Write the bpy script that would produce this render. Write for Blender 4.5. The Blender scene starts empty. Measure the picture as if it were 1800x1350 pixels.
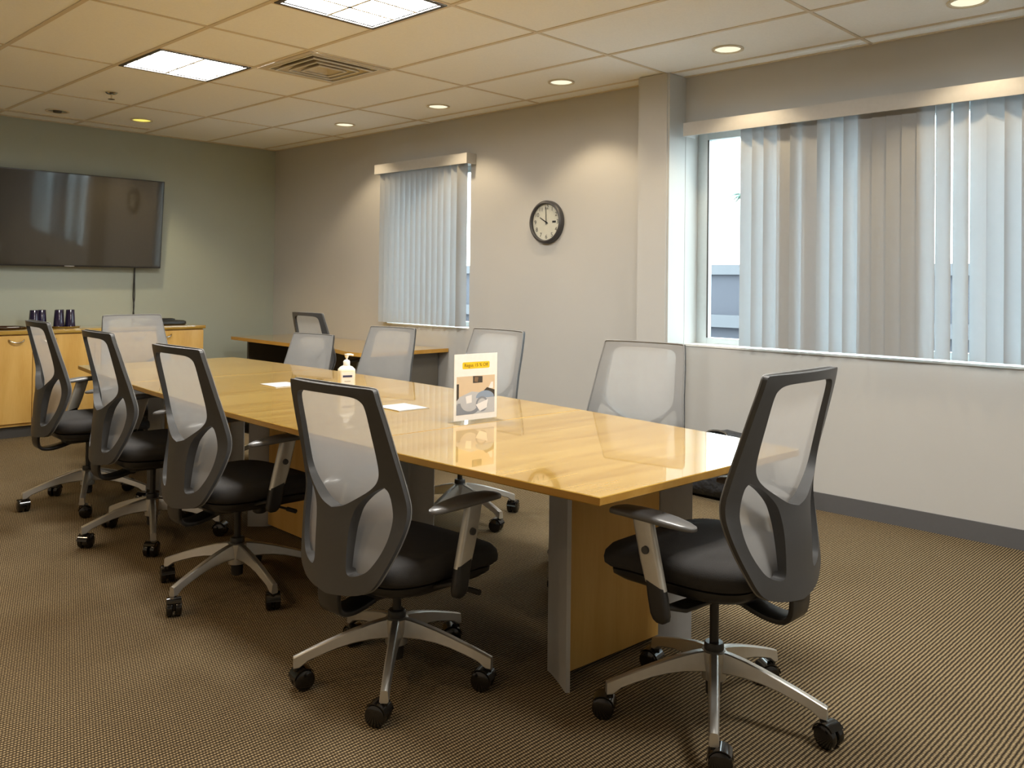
import bpy, bmesh, math, random
from mathutils import Vector, Matrix
from mathutils.geometry import delaunay_2d_cdt

random.seed(7)
sc = bpy.context.scene
C = sc.collection

# ------------------------------------------------------------------ camera
CAMZ = 1.272
F, YAW, PITCH, ROLL, CY = 1522.97, 0.8041, 0.0132, 0.012, 473.47
fw = Vector((math.sin(YAW) * math.cos(PITCH), math.cos(YAW) * math.cos(PITCH), math.sin(PITCH)))
r0 = Vector((math.cos(YAW), -math.sin(YAW), 0))
u0 = r0.cross(fw)
rr = math.cos(ROLL) * r0 + math.sin(ROLL) * u0
uu = -math.sin(ROLL) * r0 + math.cos(ROLL) * u0
cam = bpy.data.cameras.new('camera')
cam.sensor_width = 36
cam.lens = F / 1800 * 36
cam.shift_y = (CY - 675) / 1800
cam.clip_start = 0.05
cam.clip_end = 300
camo = bpy.data.objects.new('camera', cam)
C.objects.link(camo)
camo.matrix_world = Matrix(((rr.x, uu.x, -fw.x, 0), (rr.y, uu.y, -fw.y, 0), (rr.z, uu.z, -fw.z, CAMZ), (0, 0, 0, 1)))
sc.camera = camo

# ------------------------------------------------------------------ world, exposure
W = bpy.data.worlds.new('world')
sc.world = W
W.use_nodes = True
bg = W.node_tree.nodes['Background']
bg.inputs[0].default_value = (0.86, 0.95, 1.0, 1)
bg.inputs[1].default_value = 1.8
sc.view_settings.view_transform = 'Standard'
sc.view_settings.look = 'None'
sc.view_settings.exposure = 2.7
sc.view_settings.gamma = 1
sc.view_settings.use_curve_mapping = False
sc.cycles.use_denoising = True
sc.cycles.max_bounces = 8
sc.cycles.diffuse_bounces = 6
sc.cycles.use_adaptive_sampling = True
sc.cycles.adaptive_threshold = 0.03
sc.cycles.glossy_bounces = 4
sc.cycles.transmission_bounces = 6
sc.cycles.transparent_max_bounces = 16
sc.cycles.sample_clamp_indirect = 6.0
sc.cycles.caustics_reflective = False
sc.cycles.caustics_refractive = False

TROFFER = 10.5            # emission of the fluorescent troffers
TROFFER_COL = (1.0, 0.965, 0.90)
DOWN_W = 5.0             # watts of each downlight
DOWN_COL = (1.0, 0.78, 0.50)

# ------------------------------------------------------------------ materials
def mat(name, col=(.8, .8, .8), rough=.5, metal=0, spec=.5, coat=0, bump=None, vary=None):
    m = bpy.data.materials.new(name)
    m.use_nodes = True
    nt = m.node_tree
    b = nt.nodes['Principled BSDF']
    b.inputs['Base Color'].default_value = (*col, 1)
    b.inputs['Roughness'].default_value = rough
    b.inputs['Metallic'].default_value = metal
    b.inputs['Specular IOR Level'].default_value = spec
    b.inputs['Coat Weight'].default_value = coat
    b.inputs['Coat Roughness'].default_value = .05
    tc = nt.nodes.new('ShaderNodeTexCoord')
    sca, amt = vary if vary else (40, .06)
    n = nt.nodes.new('ShaderNodeTexNoise')
    n.inputs['Scale'].default_value = sca
    n.inputs['Detail'].default_value = 3
    nt.links.new(tc.outputs['Object'], n.inputs['Vector'])
    mr = nt.nodes.new('ShaderNodeMapRange')
    mr.inputs['To Min'].default_value = 1 - amt
    mr.inputs['To Max'].default_value = 1 + amt
    nt.links.new(n.outputs['Fac'], mr.inputs['Value'])
    mx = nt.nodes.new('ShaderNodeMix')
    mx.data_type = 'RGBA'
    mx.blend_type = 'MULTIPLY'
    mx.inputs[0].default_value = 1
    mx.inputs[6].default_value = (*col, 1)
    nt.links.new(mr.outputs[0], mx.inputs[7])
    nt.links.new(mx.outputs[2], b.inputs['Base Color'])
    if bump:
        n2 = nt.nodes.new('ShaderNodeTexNoise')
        n2.inputs['Scale'].default_value = bump[0]
        n2.inputs['Detail'].default_value = 2
        nt.links.new(tc.outputs['Object'], n2.inputs['Vector'])
        bp = nt.nodes.new('ShaderNodeBump')
        bp.inputs['Strength'].default_value = bump[1]
        bp.inputs['Distance'].default_value = bump[2]
        nt.links.new(n2.outputs['Fac'], bp.inputs['Height'])
        nt.links.new(bp.outputs[0], b.inputs['Normal'])
    return m

def emit(name, col, s):
    m = bpy.data.materials.new(name)
    m.use_nodes = True
    nt = m.node_tree
    nt.nodes.remove(nt.nodes['Principled BSDF'])
    e = nt.nodes.new('ShaderNodeEmission')
    e.inputs[0].default_value = (*col, 1)
    e.inputs[1].default_value = s
    nt.links.new(e.outputs[0], nt.nodes['Material Output'].inputs[0])
    return m

def wood(name, c1, c2, axis, rough=.1, coat=0.0, stretch=14, scale=1.0):
    """maple veneer: bands stretched along the given axis"""
    m = bpy.data.materials.new(name)
    m.use_nodes = True
    nt = m.node_tree
    b = nt.nodes['Principled BSDF']
    tc = nt.nodes.new('ShaderNodeTexCoord')
    mp = nt.nodes.new('ShaderNodeMapping')
    s = [stretch * scale] * 3
    s[axis] = 1.0 * scale
    mp.inputs['Scale'].default_value = s
    nt.links.new(tc.outputs['Object'], mp.inputs['Vector'])
    n = nt.nodes.new('ShaderNodeTexNoise')
    n.inputs['Scale'].default_value = 1.1
    n.inputs['Detail'].default_value = 6
    n.inputs['Distortion'].default_value = .6
    nt.links.new(mp.outputs[0], n.inputs['Vector'])
    n2 = nt.nodes.new('ShaderNodeTexNoise')
    n2.inputs['Scale'].default_value = 12
    n2.inputs['Detail'].default_value = 2
    nt.links.new(mp.outputs[0], n2.inputs['Vector'])
    ad = nt.nodes.new('ShaderNodeMath')
    ad.operation = 'MULTIPLY_ADD'
    ad.inputs[1].default_value = .25
    nt.links.new(n2.outputs['Fac'], ad.inputs[0])
    nt.links.new(n.outputs['Fac'], ad.inputs[2])
    cr = nt.nodes.new('ShaderNodeValToRGB')
    cr.color_ramp.elements[0].position = .42
    cr.color_ramp.elements[0].color = (*c1, 1)
    cr.color_ramp.elements[1].position = .82
    cr.color_ramp.elements[1].color = (*c2, 1)
    nt.links.new(ad.outputs[0], cr.inputs[0])
    nt.links.new(cr.outputs[0], b.inputs['Base Color'])
    b.inputs['Roughness'].default_value = rough
    b.inputs['Coat Weight'].default_value = coat
    b.inputs['Coat Roughness'].default_value = .03
    b.inputs['Coat IOR'].default_value = 1.5
    b.inputs['Specular IOR Level'].default_value = .2
    return m

def carpet():
    m = bpy.data.materials.new('carpet')
    m.use_nodes = True
    nt = m.node_tree
    N = nt.nodes.new
    L = nt.links.new
    b = nt.nodes['Principled BSDF']
    b.inputs['Roughness'].default_value = .95
    b.inputs['Specular IOR Level'].default_value = .15
    tc = N('ShaderNodeTexCoord')
    wob = N('ShaderNodeTexNoise')
    wob.inputs['Scale'].default_value = 60
    L(tc.outputs['Object'], wob.inputs['Vector'])
    va = N('ShaderNodeVectorMath')
    va.operation = 'MULTIPLY_ADD'
    va.inputs[1].default_value = (.004, .004, 0)
    L(wob.outputs['Color'], va.inputs[0])
    L(tc.outputs['Object'], va.inputs[2])
    sp = N('ShaderNodeSeparateXYZ')
    L(va.outputs[0], sp.inputs[0])
    def mth(op, a, bb=None, c=None):
        n = N('ShaderNodeMath')
        n.operation = op
        for i, v in enumerate((a, bb, c)):
            if v is None:
                continue
            if isinstance(v, (int, float)):
                n.inputs[i].default_value = v
            else:
                L(v, n.inputs[i])
        return n.outputs[0]
    PY, PX = .0125, .0085
    row = mth('MULTIPLY', sp.outputs['Y'], 2 * math.pi / PY)
    par = mth('MULTIPLY', mth('FLOOR', mth('DIVIDE', sp.outputs['Y'], PY)), math.pi)
    bead = mth('ADD', mth('MULTIPLY', sp.outputs['X'], 2 * math.pi / PX), par)
    s1 = mth('MULTIPLY_ADD', mth('COSINE', row), -.5, .5)
    s2 = mth('MULTIPLY_ADD', mth('SINE', bead), .5, .5)
    h = mth('MULTIPLY', mth('POWER', s1, .8), mth('MULTIPLY_ADD', s2, .65, .35))
    cn = N('ShaderNodeTexNoise')
    cn.inputs['Scale'].default_value = 180
    L(tc.outputs['Object'], cn.inputs['Vector'])
    h2 = mth('MULTIPLY_ADD', mth('SUBTRACT', cn.outputs['Fac'], .5), .5, h)
    cr = N('ShaderNodeValToRGB')
    cr.color_ramp.elements[0].position = .05
    cr.color_ramp.elements[0].color = (.022, .016, .009, 1)
    cr.color_ramp.elements[1].position = .95
    cr.color_ramp.elements[1].color = (.43, .335, .195, 1)
    e = cr.color_ramp.elements.new(.45)
    e.color = (.135, .099, .055, 1)
    L(h2, cr.inputs[0])
    L(cr.outputs[0], b.inputs['Base Color'])
    bp = N('ShaderNodeBump')
    bp.inputs['Strength'].default_value = .7
    bp.inputs['Distance'].default_value = .003
    L(h, bp.inputs['Height'])
    L(bp.outputs[0], b.inputs['Normal'])
    return m

def translucent(name, col, trans, transp=0.0, tcol=None):
    m = bpy.data.materials.new(name)
    m.use_nodes = True
    nt = m.node_tree
    N = nt.nodes.new
    L = nt.links.new
    nt.nodes.remove(nt.nodes['Principled BSDF'])
    tc = N('ShaderNodeTexCoord')
    nz = N('ShaderNodeTexNoise')
    nz.inputs['Scale'].default_value = 25
    L(tc.outputs['Object'], nz.inputs['Vector'])
    mr = N('ShaderNodeMapRange')
    mr.inputs['To Min'].default_value = .96
    mr.inputs['To Max'].default_value = 1.04
    L(nz.outputs['Fac'], mr.inputs['Value'])
    mul = N('ShaderNodeMix')
    mul.data_type = 'RGBA'
    mul.blend_type = 'MULTIPLY'
    mul.inputs[0].default_value = 1
    mul.inputs[6].default_value = (*col, 1)
    L(mr.outputs[0], mul.inputs[7])
    d = N('ShaderNodeBsdfDiffuse')
    t = N('ShaderNodeBsdfTranslucent')
    L(mul.outputs[2], d.inputs[0])
    t.inputs[0].default_value = (*(tcol or col), 1)
    mx = N('ShaderNodeMixShader')
    mx.inputs[0].default_value = trans
    L(d.outputs[0], mx.inputs[1])
    L(t.outputs[0], mx.inputs[2])
    out = mx
    if transp:
        tr = N('ShaderNodeBsdfTransparent')
        m2 = N('ShaderNodeMixShader')
        m2.inputs[0].default_value = transp
        L(out.outputs[0], m2.inputs[1])
        L(tr.outputs[0], m2.inputs[2])
        out = m2
    L(out.outputs[0], nt.nodes['Material Output'].inputs[0])
    return m

def glass(name, tint=(.93, .98, .98), refl=.06):
    m = bpy.data.materials.new(name)
    m.use_nodes = True
    nt = m.node_tree
    N = nt.nodes.new
    nt.nodes.remove(nt.nodes['Principled BSDF'])
    tr = N('ShaderNodeBsdfTransparent')
    tr.inputs[0].default_value = (*tint, 1)
    g = N('ShaderNodeBsdfGlossy')
    g.inputs['Roughness'].default_value = .02
    lw = N('ShaderNodeLayerWeight')
    lw.inputs[0].default_value = .2
    mt = N('ShaderNodeMath')
    mt.operation = 'MULTIPLY'
    mt.inputs[1].default_value = .3
    nt.links.new(lw.outputs['Fresnel'], mt.inputs[0])
    mx = N('ShaderNodeMixShader')
    nt.links.new(mt.outputs[0], mx.inputs[0])
    nt.links.new(tr.outputs[0], mx.inputs[1])
    nt.links.new(g.outputs[0], mx.inputs[2])
    nt.links.new(mx.outputs[0], nt.nodes['Material Output'].inputs[0])
    return m

M = dict(
    carpet=carpet(),
    wall=mat('cream_wall_paint', (.50, .497, .482), .7, spec=.25, vary=(3, .03), bump=(220, .08, .002)),
    green=mat('sage_wall_paint', (.40, .44, .385), .65, spec=.25, vary=(3, .03), bump=(220, .08, .002)),
    tile=mat('ceiling_tile', (.93, .95, .965), .9, spec=.1, vary=(90, .05), bump=(350, .3, .003)),
    grid=mat('ceiling_grid', (.68, .60, .48), .5),
    white=mat('white_paint', (.80, .80, .78), .4),
    piping=mat('grey_piping', (.20, .20, .195), .45),
    lid=mat('pale_grey_lid', (.50, .50, .50), .45),
    deskpanel=mat('desk_panel_laminate', (.14, .13, .11), .5),
    louver=mat('louver_metal', (.05, .05, .05), .5),
    cream=mat('cream_plastic', (.72, .66, .54), .45),
    valance=mat('valance_vinyl', (.48, .475, .46), .45),
    vent=mat('vent_metal', (.62, .57, .48), .45),
    darktrim=mat('dark_trim', (.06, .055, .05), .5),
    base=mat('baseboard_rubber', (.10,.10,.105), .55),
    maple=wood('maple_veneer', (.37, .20, .024), (.54, .345, .078), 0, .22, 1.0),
    maple_edge=wood('maple_edge', (.50, .265, .05), (.58, .33, .08), 1, .35),
    maple_v=wood('maple_panel', (.62, .35, .085), (.72, .45, .14), 2, .3, stretch=9),
    silver=mat('satin_aluminium', (.60, .59, .56), .35, metal=.85),
    plate=mat('silver_painted_panel', (.44, .44, .43), .4, metal=.15),
    post=mat('pale_silver_paint', (.60, .58, .52), .35, metal=.5),
    frame=mat('charcoal_plastic', (.062, .063, .065), .42, spec=.5),
    pad=mat('armrest_plastic', (.15, .15, .15), .3, spec=.6),
    black=mat('black_plastic', (.020, .019, .018), .38),
    gloss=mat('glossy_black', (.008, .007, .006), .12, spec=.6),
    fabric=mat('black_seat_fabric', (.036, .034, .033), .85, spec=.35, bump=(500, .4, .002)),
    mesh=translucent('grey_mesh_fabric', (.50, .50, .495), .42, .28),
    vane=translucent('vinyl_vane', (.56, .56, .55), .44, 0, (.49, .545, .59)),
    glass=glass('window_glass'),
    acrylic=glass('clear_acrylic', (.96, .97, .97)),
    winframe=mat('window_aluminium', (.60, .66, .68), .4, metal=.3),
    screen=mat('tv_screen', (.040, .034, .024), .05, spec=.9),
    bottle=mat('white_bottle', (.80, .78, .66), .35),
    blue=mat('dark_blue_print', (.03, .04, .12), .5),
    greyp=mat('grey_print', (.45, .45, .45), .5),
    paper=mat('white_paper', (.80, .80, .80), .6),
    yellow=mat('yellow_print', (.82, .55, .02), .5),
    ink=mat('ink', (.02, .02, .02), .6),
    brownink=mat('brown_ink', (.16, .10, .01), .6),
    purple=mat('dark_purple_glass', (.020, .014, .045), .12, spec=.7),
    steel=mat('bright_steel', (.70, .66, .60), .18, metal=1),
    clockface=mat('clock_face', (.74, .71, .62), .5),
    clockrim=mat('clock_rim', (.05, .05, .055), .4),
    bag=mat('black_bag_nylon', (.030, .033, .040), .55, bump=(18, .8, .03)),
    concrete=mat('parapet_paint', (.045, .047, .060), .8),
    coping=mat('parapet_coping', (.085, .088, .098), .8),
    asphalt=mat('outside_ground', (.25, .25, .25), .9),
    leaf=mat('palm_leaf', (.04, .10, .07), .6),
    trunk=mat('palm_trunk', (.16, .12, .08), .8),
    tubeon=emit('troffer_glow', TROFFER_COL, TROFFER),
    lampon=emit('downlight_glow', (1.0, .93, .68), .165),
    lampyel=emit('yellow_downlight_glow', (1.0, .84, .16), .16),
)

M['tubeon'].cycles.emission_sampling = 'FRONT'
# ------------------------------------------------------------------ mesh helpers
def obj(name, bm, m, parent=None, loc=None, smooth=None):
    me = bpy.data.meshes.new(name)
    bmesh.ops.recalc_face_normals(bm, faces=bm.faces)
    bm.to_mesh(me)
    bm.free()
    mats = m if isinstance(m, (list, tuple)) else [m]
    for x in mats:
        me.materials.append(x)
    if smooth is not None:
        for p in me.polygons:
            p.use_smooth = True
        if smooth < 180:
            me.set_sharp_from_angle(angle=math.radians(smooth))
    o = bpy.data.objects.new(name, me)
    C.objects.link(o)
    if parent:
        o.parent = parent
    if loc:
        o.location = loc
    return o

def tag(o, label=None, cat=None, group=None, kind=None):
    if label: o['label'] = label
    if cat: o['category'] = cat
    if group: o['group'] = group
    if kind: o['kind'] = kind
    return o

def empty(name, loc=(0, 0, 0), rz=0, parent=None):
    o = bpy.data.objects.new(name, None)
    o.empty_display_size = .05
    C.objects.link(o)
    o.location = loc
    o.rotation_euler = (0, 0, rz)
    if parent: o.parent = parent
    return o

def copy_tree(o, parent=None):
    c = o.copy()
    C.objects.link(c)
    c.parent = parent
    for ch in list(o.children):
        copy_tree(ch, c)
    return c

def box(bm, x0, x1, y0, y1, z0, z1, mi=0):
    v = [bm.verts.new(p) for p in ((x0, y0, z0), (x1, y0, z0), (x1, y1, z0), (x0, y1, z0), (x0, y0, z1), (x1, y0, z1), (x1, y1, z1), (x0, y1, z1))]
    fs = []
    for f in ((3, 2, 1, 0), (4, 5, 6, 7), (0, 1, 5, 4), (1, 2, 6, 5), (2, 3, 7, 6), (3, 0, 4, 7)):
        fc = bm.faces.new([v[i] for i in f])
        fc.material_index = mi
        fs.append(fc)
    return v, fs

def boxo(name, x0, x1, y0, y1, z0, z1, m, parent=None, bev=0, seg=2):
    bm = bmesh.new()
    box(bm, x0, x1, y0, y1, z0, z1)
    if bev:
        bmesh.ops.bevel(bm, geom=list(bm.edges), offset=bev, segments=seg, affect='EDGES', profile=.6)
    return obj(name, bm, m, parent, smooth=40 if bev else None)

def loft(bm, rings, closed=True, caps=True):
    vs = [[bm.verts.new(p) for p in r] for r in rings]
    n = len(rings[0])
    for a, b in zip(vs, vs[1:]):
        for i in range(n if closed else n - 1):
            j = (i + 1) % n
            bm.faces.new((a[i], a[j], b[j], b[i]))
    if caps:
        bm.faces.new(list(reversed(vs[0])))
        bm.faces.new(vs[-1])
    return vs

def circ(r, n, z=0, cx=0, cy=0):
    return [(cx + r * math.cos(2 * math.pi * k / n), cy + r * math.sin(2 * math.pi * k / n), z) for k in range(n)]

def lathe(bm, prof, n=24, cx=0, cy=0, caps=True):
    loft(bm, [circ(max(r, 1e-4), n, z, cx, cy) for r, z in prof], caps=caps)

def rrect(hx, hy, r, n=4):
    pts = []
    for cx, cy, a0 in ((hx - r, hy - r, 0), (-hx + r, hy - r, 90), (-hx + r, -hy + r, 180), (hx - r, -hy + r, 270)):
        for k in range(n + 1):
            a = math.radians(a0 + 90 * k / n)
            pts.append((cx + r * math.cos(a), cy + r * math.sin(a)))
    return pts

def tube(bm, path, r, n=8):
    path = [Vector(p) for p in path]
    rings = []
    for i, p in enumerate(path):
        t = (path[min(i + 1, len(path) - 1)] - path[max(i - 1, 0)]).normalized()
        a = t.orthogonal().normalized() if i == 0 else (a - t * a.dot(t)).normalized()
        b = t.cross(a)
        rad = r[i] if isinstance(r, (list, tuple)) else r
        rings.append([p + rad * (math.cos(2 * math.pi * k / n) * a + math.sin(2 * math.pi * k / n) * b) for k in range(n)])
    loft(bm, rings)

def smooth_curve(pts, n=6):
    """Catmull-Rom through the points (open)"""
    out = []
    P = [Vector(p) for p in pts]
    for i in range(len(P) - 1):
        p0, p1, p2, p3 = P[max(i - 1, 0)], P[i], P[i + 1], P[min(i + 2, len(P) - 1)]
        for k in range(n):
            t = k / n
            out.append(.5 * ((2 * p1) + (p2 - p0) * t + (2 * p0 - 5 * p1 + 4 * p2 - p3) * t * t + (3 * p1 - p0 - 3 * p2 + p3) * t ** 3))
    out.append(P[-1])
    return out

def interp(x, xs, ys):
    if x <= xs[0]: return ys[0]
    for a, b, c, d in zip(xs, xs[1:], ys, ys[1:]):
        if x <= b:
            t = (x - a) / (b - a)
            return c + (d - c) * t
    return ys[-1]

def text_mesh(name, s, size, m, parent, mw, depth=.0004, align='CENTER'):
    cu = bpy.data.curves.new(name, 'FONT')
    cu.body = s
    cu.size = size
    cu.align_x = align
    cu.align_y = 'CENTER'
    cu.extrude = depth
    to = bpy.data.objects.new(name + '_source', cu)
    C.objects.link(to)
    dg = bpy.context.evaluated_depsgraph_get()
    me = bpy.data.meshes.new_from_object(to.evaluated_get(dg))
    bpy.data.objects.remove(to)
    bpy.data.curves.remove(cu)
    me.materials.clear()
    me.materials.append(m)
    o = bpy.data.objects.new(name, me)
    C.objects.link(o)
    o.parent = parent
    o.matrix_local = mw
    return o

# ------------------------------------------------------------------ the room
XR, YG, XL, YN, H = 4.75, 8.0, -1.6, -2.0, 2.5845
T2 = .6096
GX0, GY0 = 1.5409, 5.5218        # ceiling grid origin

bm = bmesh.new()
box(bm, XL - .2, XR + .2, YN - .2, YG + .2, -.15, 0)
tag(obj('floor', bm, M['carpet']), kind='structure')

bm = bmesh.new()
box(bm, XL - .2, XR + .2, YG, YG + .2, 0, H + .25)
tag(obj('wall_far', bm, M['green']), kind='structure')
bm = bmesh.new()
box(bm, XL - .2, XL, YN - .2, YG, 0, H + .25)
tag(obj('wall_left', bm, M['wall']), kind='structure')
bm = bmesh.new()
box(bm, XL, XR + .2, YN - .2, YN, 0, H + .25)
tag(obj('wall_near', bm, M['wall']), kind='structure')

# right wall with two window openings
BW = (.30, 3.045, .872, 2.245)       # big window y0 y1 z0 z1
SW = (5.045, 6.10, .880, 2.215)      # small window
WT = .20
bm = bmesh.new()
for y0, y1, z0, z1 in ((YN, YG, 0, .872), (YN, YG, 2.245, H + .25), (YN, BW[0], .872, 2.245), (BW[1], SW[0], .872, 2.245), (SW[1], YG, .872, 2.245),
                       (SW[0], SW[1], .872, .880), (SW[0], SW[1], 2.215, 2.245)):
    box(bm, XR, XR + WT, y0, y1, z0, z1)
tag(obj('wall_right', bm, M['wall']), kind='structure')
boxcol = bmesh.new()
v, fs = box(boxcol, 4.555, XR, 3.047, 3.285, 0, H)
es = [e for e in boxcol.edges if abs(e.verts[0].co.z - e.verts[1].co.z) > 1 and e.verts[0].co.x < 4.6]
bmesh.ops.bevel(boxcol, geom=es, offset=.012, segments=3, affect='EDGES')
tag(obj('wall_column', boxcol, M['wall'], smooth=30), kind='structure')

# baseboards
bm = bmesh.new()
box(bm, XR - .008, XR, YN, 3.047, 0, .098)
box(bm, XR - .008, XR, 3.285, YG, 0, .098)
box(bm, 4.547, 4.555, 3.039, 3.293, 0, .098)
box(bm, 4.547, XR - .008, 3.039, 3.047, 0, .098)
box(bm, 4.547, XR - .008, 3.285, 3.293, 0, .098)
tag(obj('baseboard_right', bm, M['base']), kind='structure')
bm = bmesh.new()
box(bm, XL, XR - .008, YG - .008, YG, 0, .098)
tag(obj('baseboard_far', bm, M['base']), kind='structure')

# windows: frame + pane (structure)
def window(n, y0, y1, z0, z1, mull):
    root = empty('window_%d' % n, (XR + .17, y0, z0))
    tag(root, kind='structure')
    w, h = y1 - y0, z1 - z0
    t = .075
    def part(nm, a, b, c, d):
        boxo(nm, -.025, .03, a, b, c, d, M['winframe'], root, .003)
    part('window_frame', 0, t, 0, h)
    part('window_frame', w - t, w, 0, h)
    part('window_frame', t, w - t, 0, .05)
    part('window_frame', t, w - t, h - .05, h)
    ys = [t] + mull + [w - t]
    for m_ in mull:
        part('mullion', m_ - .03, m_ + .03, .05, h - .05)
    for a, b in zip(ys, ys[1:]):
        boxo('pane', 0, .006, a, b, .05, h - .05, M['glass'], root)
    # dark gasket round the far jamb
    boxo('gasket', -.028, -.024, w - t - .010, w - t, .05, h - .05, M['darktrim'], root)
window(1, *BW, [1.37])
window(2, *SW, [])
# sills
boxo('window_sill', XR - .006, XR + .145, BW[0] + .001, BW[1] - .001, BW[2], BW[2] + .012, M['white'])['kind'] = 'structure'
bpy.data.objects['window_sill'].name = 'trim_1'
boxo('window_sill', XR - .004, XR + .145, SW[0] + .001, SW[1] - .001, SW[2], SW[2] + .010, M['white'])['kind'] = 'structure'
bpy.data.objects['window_sill'].name = 'trim_2'

# ------------------------------------------------------------------ ceiling
ceil = empty('ceiling', (0, 0, H))
tag(ceil, kind='structure')
bm = bmesh.new()
box(bm, XL, XR, YN, YG, .16, .22)
obj('ceiling_deck', bm, M['tile'], ceil)
xl = [GX0 + i * T2 for i in range(-6, 6)]
xl = [XL] + [x for x in xl if x > XL + .05] + [XR]
yl = [GY0 + (2 - j) * 2 * T2 for j in range(0, 12)]
yl = [YG] + [y for y in yl if YN + .05 < y < YG - .02] + [YN]
L4 = [y for y in yl]
tile_cache = {}
def tile(x0, x1, y0, y1):
    w, d = round(x1 - x0, 3), round(y1 - y0, 3)
    if (w, d) not in tile_cache:
        bm = bmesh.new()
        box(bm, -w / 2 + .010, w / 2 - .010, -d / 2 + .010, d / 2 - .010, .004, .018)
        o = obj('ceiling_tile', bm, M['tile'], ceil)
        tile_cache[(w, d)] = o.data
    else:
        o = bpy.data.objects.new('ceiling_tile', tile_cache[(w, d)])
        C.objects.link(o)
        o.parent = ceil
    o.location = ((x0 + x1) / 2, (y0 + y1) / 2, 0)
Y = lambda j: GY0 - j * T2
X = lambda i: GX0 + i * T2
special = {}          # (x index by X start, y start) cells that hold a fixture
fix = [(1, 0, 'light'), (2, 1, 'vent'), (1, 3, 'light'), (1, 6, 'light'), (1, 9, 'light')]   # column i, upper edge j (2-ft steps)
for a, b in zip(xl, xl[1:]):
    for y1, y0 in zip(yl, yl[1:]):
        cells = [(y0, y1)]
        for i, j, k in fix:
            if abs(a - X(i)) < .01 and y0 - .01 <= Y(j + 1) and Y(j) <= y1 + .01:
                cells = [c for c in ((Y(j), y1), (y0, Y(j + 1))) if c[1] - c[0] > .05]
        for c0, c1 in cells:
            tile(a, b, c0, c1)
def bar(x0, x1, y0, y1):
    boxo('grid_bar', x0, x1, y0, y1, 0, .012, M['grid'], ceil)
for x in xl[1:-1]:
    bar(x - .012, x + .012, YN, YG)
for y in yl[1:-1]:
    for a, b in zip(xl, xl[1:]):
        bar(a + .012, b - .012, y - .009, y + .009)
for i, j, k in fix:
    for jj in (j, j + 1):
        if all(abs(Y(jj) - y) > .05 for y in yl):
            bar(X(i) + .012, X(i + 1) - .012, Y(jj) - .009, Y(jj) + .009)
bar(XR - .022, XR, YN, YG)
bar(XL, XL + .022, YN, YG)
bar(XL, XR, YG - .022, YG)

# troffers
def troffer(i, j, label):
    cx, cy = X(i) + T2 / 2, Y(j) - T2 / 2
    r = empty('ceiling_light', (cx, cy, H))
    tag(r, label, 'ceiling light', 'square fluorescent ceiling lights')
    s = T2 / 2 - .013
    bm = bmesh.new()
    for a in ((-s, s, -s, -s + .022), (-s, s, s - .022, s), (-s, -s + .022, -s + .022, s - .022), (s - .022, s, -s + .022, s - .022)):
        box(bm, *a, -.004, .008)
    obj('frame', bm, M['darktrim'], r)
    q = s - .022
    bm = bmesh.new()
    for a in ((-q - .004, q + .004, -q - .004, -q), (-q - .004, q + .004, q, q + .004), (-q - .004, -q, -q, q), (q, q + .004, -q, q)):
        box(bm, *a, .002, .020)
    obj('reflector', bm, M['white'], r)
    me = bpy.data.meshes.new('diffuser')
    me.from_pydata([(-q, -q, .012), (-q, q, .012), (q, q, .012), (q, -q, .012)], [], [(0, 1, 2, 3)])
    me.materials.append(M['tubeon'])
    d_ = bpy.data.objects.new('diffuser', me)
    C.objects.link(d_)
    d_.parent = r
    for k in (-1, 1):
        boxo('louver', -q, q, k * q / 3 - .009, k * q / 3 + .009, .002, .011, M['white'], r)
    boxo('louver', -.009, .009, -q, q, .002, .011, M['white'], r)
troffer(1, 0, 'smaller looking square ceiling light between the sprinkler and the air vent')
troffer(1, 3, 'square ceiling light cut off by the top edge of the photo')
troffer(1, 6, 'square ceiling light above the near end of the table, beyond the top edge')
troffer(1, 9, 'square ceiling light behind the near end of the table, beyond the top edge')

# air vent
def vent():
    cx, cy = X(2) + T2 / 2, Y(1) - T2 / 2
    r = empty('air_vent', (cx, cy, H))
    tag(r, 'square stepped air vent in the ceiling beside the small square light', 'air vent')
    s = T2 / 2 - .013
    def ring(nm, a, b, za, zb, m):
        bm = bmesh.new()
        t = .003
        loft(bm, [[(x * a, y * a, za) for x, y in ((-1, -1), (1, -1), (1, 1), (-1, 1))], [(x * b, y * b, zb) for x, y in ((-1, -1), (1, -1), (1, 1), (-1, 1))],
                  [(x * (b), y * (b), zb + t) for x, y in ((-1, -1), (1, -1), (1, 1), (-1, 1))], [(x * a, y * a, za + t) for x, y in ((-1, -1), (1, -1), (1, 1), (-1, 1))],
                  [(x * a, y * a, za) for x, y in ((-1, -1), (1, -1), (1, 1), (-1, 1))]], caps=False)
        o_ = obj(nm, bm, m, r)
        if nm == 'louver':
            bl = bmesh.new()
            w_ = .009
            for q_ in ((-a, a, -a, -a + w_), (-a, a, a - w_, a), (-a, -a + w_, -a + w_, a - w_), (a - w_, a, -a + w_, a - w_)):
                box(bl, *q_, za - .004, za - .0005)
            obj('lip', bl, M['white'], o_)
    ring('flange', s, s - .045, -.003, .000, M['vent'])
    ring('louver', s - .045, s - .10, -.001, .045, M['vent'])
    ring('louver', s - .075, s - .15, -.012, .045, M['vent'])
    ring('louver', s - .135, s - .20, -.014, .045, M['vent'])
    ring('louver', s - .190, s - .245, -.016, .030, M['vent'])
    boxo('backing', -s, s, -s, s, .060, .064, M['darktrim'], r)
    boxo('core', -.055, .055, -.055, .055, .016, .022, M['vent'], r)
vent()

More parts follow.
